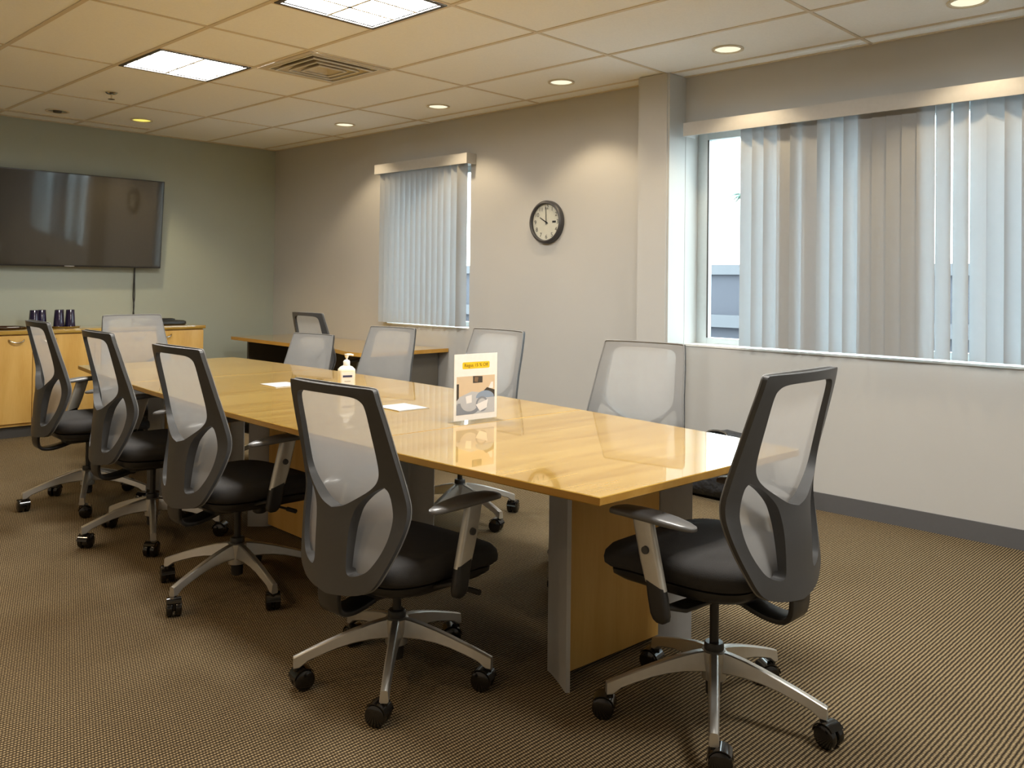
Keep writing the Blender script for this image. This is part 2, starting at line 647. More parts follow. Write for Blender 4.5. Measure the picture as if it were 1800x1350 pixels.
# recessed downlights
def downlight(x, y, label, glow, watt, col):
    r = empty('recessed_downlight', (x, y, H))
    tag(r, label, 'downlight', 'round recessed downlights')
    bm = bmesh.new()
    lathe(bm, [(.072, .001), (.088, .002), (.088, -.004), (.074, -.004), (.072, .001)], 32, caps=False)
    obj('trim_ring', bm, M['cream'], r, smooth=40)
    bm = bmesh.new()
    lathe(bm, [(.0735, -.001), (.070, .0012), (.0705, .0014), (.074, -.0005), (.0735, -.001)], 32, caps=False)
    obj('reflector', bm, M['cream'], r, smooth=40)
    bm = bmesh.new()
    lathe(bm, [(.072, .0015), (.072, .003)], 32)
    obj('lens', bm, glow, r)
    if watt:
        li = bpy.data.lights.new('downlight_lamp', 'SPOT')
        li.energy = watt
        li.color = col
        li.spot_size = math.radians(112)
        li.spot_blend = .45
        li.shadow_soft_size = .05
        lo = bpy.data.objects.new('downlight_lamp', li)
        C.objects.link(lo)
        lo.parent = r
        lo.location = (0, 0, -.012)
    return r
downlight(4.32, 1.26, 'round lit downlight cut by the top edge, rightmost of the wall row', M['lampon'], DOWN_W, DOWN_COL)
downlight(4.32, 2.50, 'round lit downlight above the left end of the wide blind', M['lampon'], DOWN_W, DOWN_COL)
downlight(4.32, 3.73, 'round lit downlight just left of the wall column', M['lampon'], DOWN_W, DOWN_COL)
downlight(4.32, 4.957, 'round lit downlight above the right end of the small window', M['lampon'], DOWN_W, DOWN_COL)
downlight(4.31, 6.15, 'round lit downlight furthest along the cream wall row', M['lampon'], DOWN_W, DOWN_COL)
downlight(3.066, 7.30, 'yellow glowing downlight in front of the green wall', M['lampyel'], DOWN_W * 1.6, (1.0, .80, .46))
for yy_, nm_ in ((.05, 'behind the viewer'), (1.26, 'beside the viewer'), (2.50, 'level with the wide blind'), (3.73, 'level with the wall column'), (4.957, 'level with the small window'), (6.15, 'nearest the green wall')):
    downlight(-.62, yy_, 'downlight of the left row beyond the photo edge, ' + nm_, M['lampon'], DOWN_W * 2.2, (1.0, .72, .44))
def unlit(x, y):
    r = empty('recessed_downlight', (x, y, H))
    tag(r, 'unlit downlight with a metal reflector near the green wall', 'downlight', 'round recessed downlights')
    bm = bmesh.new()
    lathe(bm, [(.072, .001), (.088, .002), (.088, -.004), (.074, -.004), (.072, .001)], 32, caps=False)
    obj('trim_ring', bm, M['cream'], r, smooth=40)
    bm = bmesh.new()
    lathe(bm, [(.0735, 0), (.060, .003), (.045, .0035), (.045, .004), (.0735, .0038)], 32)
    obj('reflector', bm, M['steel'], r, smooth=40)
    bm = bmesh.new()
    lathe(bm, [(.030, -.012), (.034, .003)], 20)
    obj('lamp', bm, M['darktrim'], r, smooth=40)
unlit(2.446, 7.425)

# sprinkler head
r = empty('sprinkler_head', (2.457, 6.371, H))
tag(r, 'small metal fire sprinkler head hanging from the ceiling', 'sprinkler')
bm = bmesh.new(); lathe(bm, [(.042, .004), (.042, -.002), (.030, -.010), (.010, -.014)], 20)
obj('escutcheon', bm, M['steel'], r, smooth=40)
bm = bmesh.new(); tube(bm, [(0, 0, -.01), (0, 0, -.045)], .006)
obj('stem', bm, M['steel'], r, smooth=40)
bm = bmesh.new(); lathe(bm, [(.022, -.046), (.024, -.048), (.004, -.050)], 12)
obj('deflector', bm, M['darktrim'], r, smooth=40)

# slot diffuser along the green wall
r = empty('slot_diffuser', (2.30, 7.70, H))
tag(r, 'long narrow slot diffuser in the ceiling along the green wall', 'air vent')
boxo('rail', -1.0, 1.0, -.030, -.016, -.004, .006, M['cream'], r)
boxo('rail', -1.0, 1.0, .016, .030, -.004, .006, M['cream'], r)
boxo('slot', -1.0, 1.0, -.016, .016, .0005, .004, M['darktrim'], r)

# ------------------------------------------------------------------ conference table
ZT = .72
table = empty('conference_table', (2.3825, 3.467, 0), -.0545)
tag(table, 'long boat-shaped glossy maple conference table with silver-edged pedestal bases', 'table')
LT = 4.242
def hwid(y): return .611 - .107 * (2 * y / LT) ** 2
def top_piece(y0, y1, n):
    bm = bmesh.new()
    ys = [y0 + (y1 - y0) * k / n for k in range(n + 1)]
    out = [(hwid(y), y) for y in ys] + [(-hwid(y), y) for y in reversed(ys)]
    th = .024
    rings = []
    for ins, z in ((.003, ZT - th), (0, ZT - th + .003), (0, ZT - .002), (.002, ZT)):
        cy = (y0 + y1) / 2
        rings.append([(x - math.copysign(ins, x), y - math.copysign(ins, y - cy) if abs(y - y0) < 1e-6 or abs(y - y1) < 1e-6 else y, z) for x, y in out])
    loft(bm, rings)
    bm.faces.ensure_lookup_table()
    for f in bm.faces:
        f.normal_update()
        f.material_index = 1 if abs(f.normal.z) < .6 else 0
    return obj('tabletop', bm, [M['maple'], M['maple_edge']], table, smooth=25)
top_piece(-LT / 2, -1.061, 8)
top_piece(-1.059, 1.059, 14)
top_piece(1.061, LT / 2, 8)
tinv = Matrix.Translation((2.3825, 3.467, 0)) @ Matrix.Rotation(-.0545, 4, 'Z')
tinv = tinv.inverted()
def tl(x, y):
    p = tinv @ Vector((x, y, 0))
    return p.x, p.y
def plate(name, pts, th, z0, z1, m, parent):
    """vertical curved plate following plan points (world)"""
    P = [Vector((*tl(*p), 0)) for p in pts]
    P = smooth_curve(P, 4)
    a, b = [], []
    for i, p in enumerate(P):
        t = (P[min(i + 1, len(P) - 1)] - P[max(i - 1, 0)]).normalized()
        n = Vector((-t.y, t.x, 0)) * th / 2
        a.append(p + n); b.append(p - n)
    out = a + b[::-1]
    bm = bmesh.new()
    loft(bm, [[(q.x, q.y, z0) for q in out], [(q.x, q.y, z1) for q in out]])
    return obj(name, bm, m, parent, smooth=35)
ZB = ZT - .026
# near pedestal: maple panel across the table between two flared silver plates
plate('pedestal_panel', [(2.145, 1.835), (2.62, 1.800)], .05, .012, ZB, M['maple_v'], table)
plate('pedestal_end', [(2.072, 1.735), (2.105, 1.79), (2.135, 1.845), (2.150, 1.880)], .014, 0, ZB, M['plate'], table)
plate('pedestal_end', [(2.700, 1.690), (2.660, 1.74), (2.630, 1.80), (2.622, 1.850)], .014, 0, ZB, M['plate'], table)
# middle pedestal: maple panel along the table
plate('pedestal_panel', [(2.345, 2.89), (2.375, 3.975)], .05, .012, ZB, M['maple_v'], table)
plate('pedestal_end', [(2.280, 4.052), (2.345, 3.992), (2.40, 3.985), (2.47, 4.04)], .014, 0, ZB, M['plate'], table)
plate('pedestal_end', [(2.270, 2.83), (2.335, 2.865), (2.38, 2.865), (2.445, 2.80)], .014, 0, ZB, M['plate'], table)
# far pedestal
plate('pedestal_panel', [(2.30, 5.07), (2.69, 5.04)], .05, .012, ZB, M['maple_v'], table)
plate('pedestal_end', [(2.235, 4.97), (2.27, 5.03), (2.285, 5.08), (2.245, 5.17)], .014, 0, ZB, M['plate'], table)
plate('pedestal_end', [(2.75, 4.95), (2.705, 5.01), (2.695, 5.06), (2.75, 5.16)], .014, 0, ZB, M['plate'], table)
boxo('underframe', -.06, .06, -1.55, 1.55, ZB - .045, ZB, M['darktrim'], table)
# cable lids let into the top
for cx, cy in ((2.368, 2.93), (2.405, 3.96)):
    x, y = tl(cx, cy)
    lid = boxo('cable_lid', x - .075, x + .075, y - .085, y + .085, ZT, ZT + .004, M['lid'], table, .001)
    boxo('lid_edge', x - .080, x + .080, y - .090, y - .0855, ZT, ZT + .002, M['silver'], lid)

# ------------------------------------------------------------------ the mesh office chair (prototype at origin, sitter faces +y)
zs = [.33, .40, .50, .602, .70, .80, .956]
YE = [-.262, -.24, -.205, -.178, -.203, -.234, -.281]
GG = [.02, .035, .068, .085, .062, .042, .030]
HWD = [.12, .185, .222, .243, .230, .221, .201]
def sm(z, ys):            # smoothed lookup
    return sum(interp(z + d, zs, ys) for d in (-.03, -.015, 0, .015, .03)) / 5
def surf(x, z):
    return sm(z, YE) - sm(z, GG) * (1 - min(1, (abs(x) / sm(z, HWD)) ** 2))
def half_to_full(pts):
    return [(x, z) for x, z in pts] + [(-x, z) for x, z in reversed(pts) if x > 1e-6]
def cr2(pts, n=5):
    return [(p.x, p.y) for p in smooth_curve([(a, b, 0) for a, b in pts], n)]
OUT = [(0, .9600), (.06, .9600), (.12, .9595), (.17, .9590), (.194, .9580), (.2005, .9545)] + cr2([(.2025, .945), (.216, .853), (.229, .735), (.239, .660), (.244, .605), (.240, .55), (.222, .49), (.200, .435), (.178, .392), (.150, .366), (.10, .350), (0, .338)], 5)
UP = cr2([(0, .934), (.08, .933), (.125, .930), (.150, .921), (.163, .898), (.169, .82), (.175, .73), (.169, .690), (.145, .660), (.10, .630), (.05, .603), (.0, .590)], 5)
LO = cr2([(.186, .670), (.198, .655), (.205, .615), (.207, .575), (.200, .525), (.185, .482), (.165, .447), (.145, .424), (.115, .409), (.09, .405), (.077, .417), (.075, .45), (.076, .50), (.080, .55), (.094, .597), (.125, .632), (.160, .658), (.186, .670)], 4)[:-1]
OUTF = [(-x, z) for x, z in OUT[1:-1]][::-1]
OUTF = OUT[:-1] + [(0, .338)] + OUTF[:]
UPF = UP[:-1] + [(0, .590)] + [(-x, z) for x, z in UP[1:-1]][::-1]
LOF = LO
LOM = [(-x, z) for x, z in LO][::-1]

def inside(p, poly):
    x, y = p
    c = False
    n = len(poly)
    for i in range(n):
        x1, y1 = poly[i]; x2, y2 = poly[(i + 1) % n]
        if (y1 > y) != (y2 > y) and x < (x2 - x1) * (y - y1) / (y2 - y1) + x1:
            c = not c
    return c
def seg_far(p, polys, d):
    for poly in polys:
        for i in range(len(poly)):
            a = poly[i]; b = poly[(i + 1) % len(poly)]
            ax, ay = b[0] - a[0], b[1] - a[1]
            t = max(0, min(1, ((p[0] - a[0]) * ax + (p[1] - a[1]) * ay) / (ax * ax + ay * ay + 1e-12)))
            if (a[0] + t * ax - p[0]) ** 2 + (a[1] + t * ay - p[1]) ** 2 < d * d:
                return False
    return True
def tri_region(outer, holes, step):
    pts, edges = [], []
    for poly in [outer] + holes:
        b = len(pts)
        pts += poly
        edges += [(b + i, b + (i + 1) % len(poly)) for i in range(len(poly))]
    x = -.25
    row = 0
    z = .33
    while z < .97:
        x = -.25 + (step / 2 if row % 2 else 0)
        while x < .25:
            if inside((x, z), outer) and not any(inside((x, z), h) for h in holes) and seg_far((x, z), [outer] + holes, step * .55):
                pts.append((x, z))
            x += step
        z += step * .87
        row += 1
    vv, ee, ff, *_ = delaunay_2d_cdt([Vector(p) for p in pts], edges, [], 0, 1e-6)
    vv = [(v.x, v.y) for v in vv]
    tris = []
    for f in ff:
        c = (sum(vv[i][0] for i in f) / len(f), sum(vv[i][1] for i in f) / len(f))
        if inside(c, outer) and not any(inside(c, h) for h in holes):
            tris.append(f)
    return vv, tris
def shell(vv, tris, fr, bk):
    """closed shell between a rear surface bk(x,z) and a front surface fr(x,z)"""
    bm = bmesh.new()
    a = [bm.verts.new((x, bk(x, z), z)) for x, z in vv]
    b = [bm.verts.new((x, fr(x, z), z)) for x, z in vv]
    cnt = {}
    for f in tris:
        bm.faces.new([a[i] for i in f])
        bm.faces.new([b[i] for i in reversed(f)])
        for i in range(len(f)):
            e = (f[i], f[(i + 1) % len(f)])
            cnt[e] = cnt.get(e, 0) + 1
    for (i, j) in list(cnt):
        if (j, i) not in cnt:
            bm.faces.new((a[j], a[i], b[i], b[j]))
    for v in [v for v in bm.verts if not v.link_faces]:
        bm.verts.remove(v)
    return bm

def th(x, z):
    w = sm(z, HWD)
    k = 1 - min(1, (abs(x) / w) ** 2)
    return .014 + .30 * sm(z, GG) * k + (.012 if z < .42 else 0)
def meshy(x, z):
    w = sm(z, HWD)
    return sm(z, YE) + .0155 - .22 * sm(z, GG) * (1 - min(1, (abs(x) / w) ** 2))

chair = empty('office_chair')
UPPER, ARMS, BASE = [], [], []
vv, tris = tri_region(OUTF, [UPF, LOF, LOM], .016)
bm = shell(vv, tris, lambda x, z: min(surf(x, z) + th(x, z), meshy(x, z) - .0005), surf)
o = obj('back_frame', bm, M['frame'], chair, smooth=50)
UPPER.append(o)
OUTM = [(x * .992, .36 + (z - .36) * 1.001 if z > .36 else z) for x, z in OUTF]
vv, tris = tri_region(OUTM, [], .03)
bm = bmesh.new()          # one layer of open-weave cloth
vs_ = [bm.verts.new((x, meshy(x, z) + .001, z)) for x, z in vv]
for f in tris:
    bm.faces.new([vs_[i] for i in f])
for v in [v for v in bm.verts if not v.link_faces]:
    bm.verts.remove(v)
o = obj('back_mesh', bm, M['mesh'], chair, smooth=50)
UPPER.append(o)
# pale piping round the rim of the mesh
bm = bmesh.new()
path = [Vector((x * .992, meshy(x, z) + .001, z)) for x, z in OUTF]
rings = []
n = len(path)
for i, p in enumerate(path):
    t = (path[(i + 1) % n] - path[i - 1]).normalized()
    a_ = Vector((0, 1, 0)); a_ = (a_ - t * a_.dot(t)).normalized(); b_ = t.cross(a_)
    rings.append([p + .0035 * (math.cos(k * math.pi / 3) * a_ + math.sin(k * math.pi / 3) * b_) for k in range(6)])
loft(bm, rings + [rings[0]], caps=False)
bmesh.ops.remove_doubles(bm, verts=bm.verts, dist=1e-5)
o2 = obj('piping', bm, M['piping'], o, smooth=60)

# seat cushion
def seat_ring(ins, z, drop=1.0):
    pts = []
    n = 44
    for k in range(n):
        a = 2 * math.pi * k / n
        c, s = math.cos(a), math.sin(a)
        e = .42
        x = math.copysign(abs(c) ** e, c); y = math.copysign(abs(s) ** e, s)
        yy = .035 + y * (.252 - ins)
        w = .247 - .030 * max(0, -y) ** 2 - .012 * max(0, y) ** 3
        xx = x * (w - ins)
        d = max(0, (yy - .10) / .19)
        zz = z - drop * .036 * d * d
        pts.append((xx, yy, zz))
    return pts
bm = bmesh.new()
loft(bm, [seat_ring(.045, .362), seat_ring(.015, .366), seat_ring(.002, .380), seat_ring(0, .398), seat_ring(.004, .416), seat_ring(.020, .430), seat_ring(.05, .4355), seat_ring(.12, .436), seat_ring(.2, .434, .3)])
UPPER.append(obj('seat', bm, M['fabric'], chair, smooth=60))
bm = bmesh.new()
loft(bm, [seat_ring(.085, .318, .8), seat_ring(.045, .324, .8), seat_ring(.024, .342, .9), seat_ring(.022, .358, 1.0), seat_ring(.045, .366)])
UPPER.append(obj('seat_pan', bm, M['black'], chair, smooth=50))
# tilt mechanism
bm = bmesh.new()
R_ = rrect(.075, .125, .03)
loft(bm, [[(x * s, y - .005, z) for x, y in R_] for s, z in ((.75, .288), (.95, .296), (1, .31), (1, .345))])
mech = obj('tilt_mechanism', bm, M['black'], chair, smooth=40)
UPPER.append(mech)
bm = bmesh.new()
lathe(bm, [(.022, .250), (.029, .256), (.030, .285), (.026, .300)], 18, 0, .10)
obj('tension_knob', bm, M['black'], mech, smooth=40)
bm = bmesh.new()
tube(bm, [(.07, .06, .312), (.20, .085, .310), (.232, .09, .309)], .005)
tube(bm, [(.225, .09, .309), (.272, .098, .307)], .009)
obj('lever', bm, M['black'], mech, smooth=40)
# J bracket carrying the back
bm = bmesh.new()
path = smooth_curve([(0, -.266, .358), (0, -.268, .325), (0, -.260, .290), (0, -.236, .273), (0, -.19, .271), (0, -.13, .284), (0, -.07, .305)], 4)
rings = []
for i, p in enumerate(path):
    t = (path[min(i + 1, len(path) - 1)] - path[max(i - 1, 0)]).normalized()
    nrm = Vector((0, -t.z, t.y))
    w = .050 - .008 * (i / len(path))
    rings.append([p + Vector((x * w / .05, 0, 0)) + nrm * y for x, y in rrect(.05, .008, .005, 2)])
loft(bm, rings)
UPPER.append(obj('back_bracket', bm, M['black'], chair, smooth=40))
# armrests
def armrest(s):
    bm = bmesh.new()
    rings = []
    for y, w, t, z, cx in ((-.102, .006, .004, .588, .256), (-.094, .018, .007, .589, .257), (-.07, .030, .009, .592, .260), (-.03, .039, .011, .597, .265), (.03, .044, .012, .602, .270),
                           (.09, .042, .012, .604, .275), (.130, .036, .012, .603, .278), (.155, .026, .010, .600, .279), (.166, .010, .006, .597, .279)):
        ring = []
        for k in range(16):
            a = 2 * math.pi * k / 16
            c, q = math.cos(a), math.sin(a)
            ring.append((s * (cx + math.copysign(abs(c) ** .6, c) * w), y, z + math.copysign(abs(q) ** .7, q) * t))
        rings.append(ring)
    loft(bm, rings)
    pad = obj('armrest', bm, M['pad'], chair, smooth=55)
    def prism(nm, pts, m, hx, hy, r):
        bm = bmesh.new()
        rings = [[(s * (p[0] + x * p[3]), p[1] + y * p[4], p[2] + (y * p[4]) * p[5]) for x, y in rrect(hx, hy, r, 3)] for p in pts]
        loft(bm, rings)
        return obj(nm, bm, m, pad, smooth=45)
    prism('post', [(.284, .052, .600, 1, 1.0, 0), (.286, .044, .570, 1, 1, 0), (.290, .018, .480, 1, 1, 0), (.2925, .000, .424, 1, 1, .28)], M['post'], .013, .033, .011)
    prism('sleeve', [(.2925, .000, .430, .98, .96, .28), (.294, -.008, .395, .98, .96, 0), (.296, -.018, .352, .98, .93, 0), (.2965, -.021, .338, .9, .75, 0), (.297, -.022, .331, .7, .4, 0)], M['black'], .0145, .032, .012)
    bm = bmesh.new()
    for (r_, d) in ((.0115, 0),):
        ring0 = [(s * .300, .029 + .0115 * math.cos(k * math.pi / 8), .516 + .0115 * math.sin(k * math.pi / 8)) for k in range(16)]
        ring1 = [(s * .3085, .029 + .0105 * math.cos(k * math.pi / 8), .516 + .0105 * math.sin(k * math.pi / 8)) for k in range(16)]
        loft(bm, [ring0, ring1])
    obj('button', bm, M['frame'], pad, smooth=40)
    bm = bmesh.new()
    loft(bm, [[(s * .10, -.025 + y, .345 + z) for y, z in rrect(.03, .006, .004, 2)], [(s * .22, -.022 + y, .350 + z) for y, z in rrect(.03, .006, .004, 2)], [(s * .290, -.012 + y, .372 + z) for y, z in rrect(.026, .006, .004, 2)]])
    obj('arm_bracket', bm, M['black'], pad, smooth=40)
    ARMS.append(pad)
armrest(1)
armrest(-1)
# gas lift and base
bm = bmesh.new()
lathe(bm, [(.0135, .105), (.0135, .325)], 16)
UPPER.append(obj('gas_cylinder', bm, M['black'], chair, smooth=40))
bm = bmesh.new()
lathe(bm, [(.020, .060), (.0235, .064), (.025, .18), (.029, .186), (.029, .208), (.026, .213), (.015, .214)], 20)
col_ = obj('column_sleeve', bm, M['black'], chair, smooth=40)
BASE.append(col_)
bm = bmesh.new()
lathe(bm, [(.030, .105), (.036, .108), (.038, .15), (.037, .188), (.031, .192)], 20)
hub = obj('base_hub', bm, M['silver'], chair, smooth=40)
BASE.append(hub)
def leg_mesh():
    bm = bmesh.new()
    rings = []
    rs = [.020, .05, .09, .14, .19, .24, .28, .305, .322]
    for r_ in rs:
        zt = interp(r_, [.02, .06, .12, .20, .27, .322], [.191, .187, .173, .148, .124, .104])
        zb = interp(r_, [.02, .06, .12, .20, .27, .295, .302, .322], [.130, .132, .131, .115, .092, .082, .070, .068])
        wt = interp(r_, [.02, .322], [.0125, .0105])
        wb = interp(r_, [.02, .10, .322], [.021, .017, .0135])
        rings.append([(r_, wt, zt - .003), (r_, wt - .004, zt), (r_, -wt + .004, zt), (r_, -wt, zt - .003), (r_, -wb, zb + .004), (r_, -wb + .004, zb), (r_, wb - .004, zb), (r_, wb, zb + .004)])
    loft(bm, rings)
    return bm
def castor_mesh():
    bm = bmesh.new()
    def disc(x0, x1, r, cy, cz, n=20):
        rings = []
        for x, q in ((x0, r * .80), (x0 + .003, r * .96), (x0 + (x1 - x0) * .35, r), (x0 + (x1 - x0) * .65, r), (x1 - .003, r * .96), (x1, r * .80)):
            rings.append([(x, cy + q * math.cos(2 * math.pi * k / n), cz + q * math.sin(2 * math.pi * k / n)) for k in range(n)])
        loft(bm, rings)
    disc(.004, .028, .0325, -.018, .0325)
    disc(-.028, -.004, .0325, -.018, .0325)
    # hood arching over the wheels
    rings = []
    for x, q in ((-.0255, .0340), (-.0255, .0370), (.0255, .0370), (.0255, .0340)):
        rings.append([(x, -.018 + q * math.cos(math.radians(a)), .0325 + q * math.sin(math.radians(a))) for a in range(10, 150, 12)])
    loft(bm, rings + [rings[0]], closed=False, caps=False)
    loft(bm, [circ(.010, 12, .045, 0, .0), circ(.010, 12, .071, 0, 0)])
    box(bm, -.006, .006, -.03, .008, .02, .058)
    return bm
leg0 = obj('base_leg', leg_mesh(), M['silver'], chair, smooth=35)
cast0 = obj('castor', castor_mesh(), M['gloss'], leg0, smooth=40)
cast0.location = (.311, 0, 0)
BASE.append(leg0)
CASTANG = [0.6, 2.4, 4.0, 5.3, 1.5]
for k in range(1, 5):
    l2 = copy_tree(leg0, chair)
    l2.rotation_euler[2] = k * 2 * math.pi / 5
    BASE.append(l2)
tag(chair, 'x', 'chair', 'grey mesh office chairs on castors')
UPN = len(UPPER)

ROLES = [(o, 'u') for o in UPPER] + [(o, 'a') for o in ARMS] + [(o, 'b') for o in BASE]
proto_children = [o for o, _ in ROLES]
role_of = {o: r_ for o, r_ in ROLES}
leg_index = {o: i for i, o in enumerate([b for b in BASE if b.name.startswith('base_leg')])}

CH = [  # x, y, seat yaw, body dz, arm dz (relative), base yaw (world), label
    (1.767, 2.197, -1.523, .000, .000, .161, 'grey mesh chair nearest us on the left long side of the table, seen from behind'),
    (2.280, 1.348, -.025, .075, -.0525, -1.345, 'grey mesh chair at the near end of the table, rightmost in the photo'),
    (1.792, 3.266, -1.564, .043, .001, .887, 'grey mesh chair on the left side, second back from the nearest one on that side'),
    (1.854, 4.211, -1.617, .051, .000, .549, 'grey mesh chair on the left side of the table, third from the nearest'),
    (1.865, 5.072, -1.618, .063, .000, .507, 'leftmost grey mesh chair in the photo, at the far left corner of the table'),
    (2.551, 5.906, 3.139, .040, .000, .3, 'grey mesh chair at the far head of the table before the maple cabinets'),
    (3.029, 2.285, 1.721, .039, .000, .5, 'grey mesh chair on the wall side of the table, nearest the wide blind'),
    (3.152, 3.403, 1.531, .041, .000, -.35, 'grey mesh chair on the wall side of the table, below the wall clock'),
    (3.333, 4.520, 1.710, -.005, .000, .9, 'grey mesh chair on the wall side of the table, below the small window'),
    (3.234, 5.290, 1.745, -.085, .000, .2, 'low grey mesh chair on the wall side, between the soap bottle and the side desk'),
    (4.134, 5.998, -1.535, .039, -.02, .4, 'grey mesh chair drawn up to the side desk, facing the cream wall'),
]
def pose(root, src_children, d):
    x, y, a, dz, adz, by, label = d
    root.location = (x, y, 0)
    root.rotation_euler = (0, 0, a)
    root['label'] = label
    for o, rl in src_children:
        if rl == 'u':
            o.location = (0, 0, dz)
        elif rl == 'a':
            o.location = (0, 0, dz + adz)
lists = [(chair, ROLES)]
for d in CH[1:]:
    r_ = chair.copy()
    C.objects.link(r_)
    kids = []
    for o, rl in ROLES:
        kids.append((copy_tree(o, r_), rl))
    lists.append((r_, kids))
for n_, ((root, kids), d) in enumerate(zip(lists, CH)):
    pose(root, kids, d)
    rnd = random.Random(n_ * 13 + 5)
    k = 0
    for o, rl in kids:
        if rl == 'b' and o.name.startswith('base_leg'):
            ang = d[5] + k * 2 * math.pi / 5 - d[2]
            o.rotation_euler = (0, 0, ang)
            for c in o.children:
                c.rotation_euler = (0, 0, rnd.uniform(0, 6.28))
            k += 1

# ------------------------------------------------------------------ maple cabinets under the TV
ZC = .838
YF = 7.45
top = boxo('cabinet_worktop', .84, 3.735, YF - .012, YG - .01, ZC - .030, ZC, M['maple'], None, .003)
tag(top, 'long maple worktop lying over the cabinets below the television', 'worktop')
def handle(parent, cx, y, z):
    bm = bmesh.new()
    pts = [(cx - .055, y, z + .010), (cx - .050, y - .014, z + .004), (cx - .030, y - .024, z - .008), (cx, y - .028, z - .013), (cx + .030, y - .024, z - .008), (cx + .050, y - .014, z + .004), (cx + .055, y, z + .010)]
    tube(bm, smooth_curve(pts, 3), .0055, 8)
    return obj('handle', bm, M['steel'], parent, smooth=50)
def cabinet(x0, x1, label):
    r = empty('storage_cabinet', (x0, YF, 0))
    tag(r, label, 'cabinet', 'maple cabinets along the green wall')
    w = x1 - x0
    boxo('body', 0, w, .021, .54, .09, ZC - .0305, M['maple_v'], r)
    boxo('toe_kick', .0, w, .05, .53, 0, .09, M['darktrim'], r)
    for a, b, hx in ((.002, w / 2 - .002, w / 2 - .118), (w / 2 + .002, w - .002, w / 2 + .115)):
        d = boxo('door', a, b, 0, .020, .115, ZC - .040, M['maple_v'], r, .002)
        handle(d, hx, 0, .757)
cabinet(2.780, 3.722, 'maple cabinet nearest the room corner, right of the purple tumblers')
cabinet(1.838, 2.776, 'maple cabinet below the purple tumblers, behind the leftmost chair')
cabinet(.896, 1.834, 'maple cabinet furthest from the room corner, beyond the left edge')

# tumblers and tray
def tumbler(x, y, z, label):
    bm = bmesh.new()
    lathe(bm, [(.040, 0), (.0405, .004), (.032, .140), (.030, .143), (.006, .143)], 20)
    r = obj('tumbler', bm, M['purple'], None, (x, y, z), smooth=40)
    tag(r, label, 'cup', 'upturned purple tumblers on the cabinet')
trayz = ZC + .012
def tray(x, y, r_, label):
    bm = bmesh.new()
    lathe(bm, [(r_ * .9, 0), (r_, .010), (r_ * 1.01, .012), (r_ * .97, .011), (r_ * .88, .004)], 32)
    o = obj('serving_tray', bm, M['steel'], None, (x, y, ZC + .0005), smooth=40)
    tag(o, label, 'tray')
tray(2.63, 7.71, .120, 'round steel tray under the right-hand purple tumblers')
tray(2.40, 7.74, .105, 'round steel tray under the left-hand purple tumblers')
tz = ZC + .0055
tumbler(2.390, 7.705, tz, 'upturned purple tumbler, leftmost of the row on the cabinet')
tumbler(2.462, 7.755, tz, 'upturned purple tumbler, second from left, behind the leftmost')
tumbler(2.570, 7.680, tz, 'upturned purple tumbler, third from left, front of the right tray')
tumbler(2.605, 7.765, tz, 'upturned purple tumbler at the back of the right tray, mostly hidden')
tumbler(2.668, 7.705, tz, 'upturned purple tumbler, rightmost of the row on the cabinet')
# dark tray at left
r = empty('dark_tray', (2.16, 7.72, ZC))
tag(r, 'low dark brown tray left of the purple tumblers', 'tray')
bm = bmesh.new(); lathe(bm, [(.15, 0), (.165, .008), (.168, .018), (.160, .018), (.15, .008)], 28)
obj('dish', bm, mat('dark_brown_lacquer', (.05, .022, .014), .25), r, smooth=40)
boxo('tray_highlight', .03, .11, -.06, -.02, .010, .016, M['white'], r)  # white slab modelled in place of the highlight on the tray
# flat black device
r = empty('conference_phone', (3.475, 7.74, ZC))
tag(r, 'flat black device with a small dark piece on top, right end of the cabinets', 'device')
bm = bmesh.new()
loft(bm, [[(x, y, z) for x, y in rrect(hx, hy, .03)] for hx, hy, z in ((.165, .11, 0), (.175, .12, .010), (.172, .118, .030), (.16, .105, .037))])
obj('body', bm, M['black'], r, smooth=40)
bm = bmesh.new()
loft(bm, [[(x + .03, y, z) for x, y in rrect(hx, hy, .015)] for hx, hy, z in ((.07, .04, .0375), (.07, .04, .050), (.05, .03, .056))])
obj('handset', bm, M['black'], r, smooth=40)

# ------------------------------------------------------------------ television
r = empty('television', (2.79, YG, 1.355))
tag(r, 'large flat black television mounted on the green wall', 'television')
r.rotation_euler = (.078, 0, 0)
TW, THH = .725, .80
boxo('bezel', -TW, TW, -.100, -.065, 0, THH, M['black'], r, .004)
boxo('screen', -TW + .009, TW - .009, -.1018, -.0995, .014, THH - .009, M['screen'], r)
boxo('back_cover', -TW + .10, TW - .10, -.066, -.035, .08, THH - .15, M['black'], r, .01)
boxo('wall_mount', -.25, .25, -.036, .012, .20, .60, M['darktrim'], r)
bm = bmesh.new()
box(bm, -.11, -.03, -.1030, -.0995, .003, .009)
obj('sensor_strip', bm, M['steel'], r)
bm = bmesh.new()
tube(bm, smooth_curve([(3.312, 7.985, 1.40), (3.310, 7.985, 1.25), (3.304, 7.983, 1.10), (3.312, 7.980, 1.0), (3.302, 7.980, .90), (3.300, 7.980, ZC + .006)], 4), .005, 6)
tube(bm, smooth_curve([(3.318, 7.985, 1.40), (3.316, 7.985, 1.22), (3.318, 7.983, 1.08), (3.306, 7.978, .99), (3.316, 7.980, .90), (3.318, 7.980, ZC + .006)], 4), .004, 6)
tag(obj('television_cable', bm, M['black'], smooth=60), 'thin black twisted cable hanging below the television', 'cable')

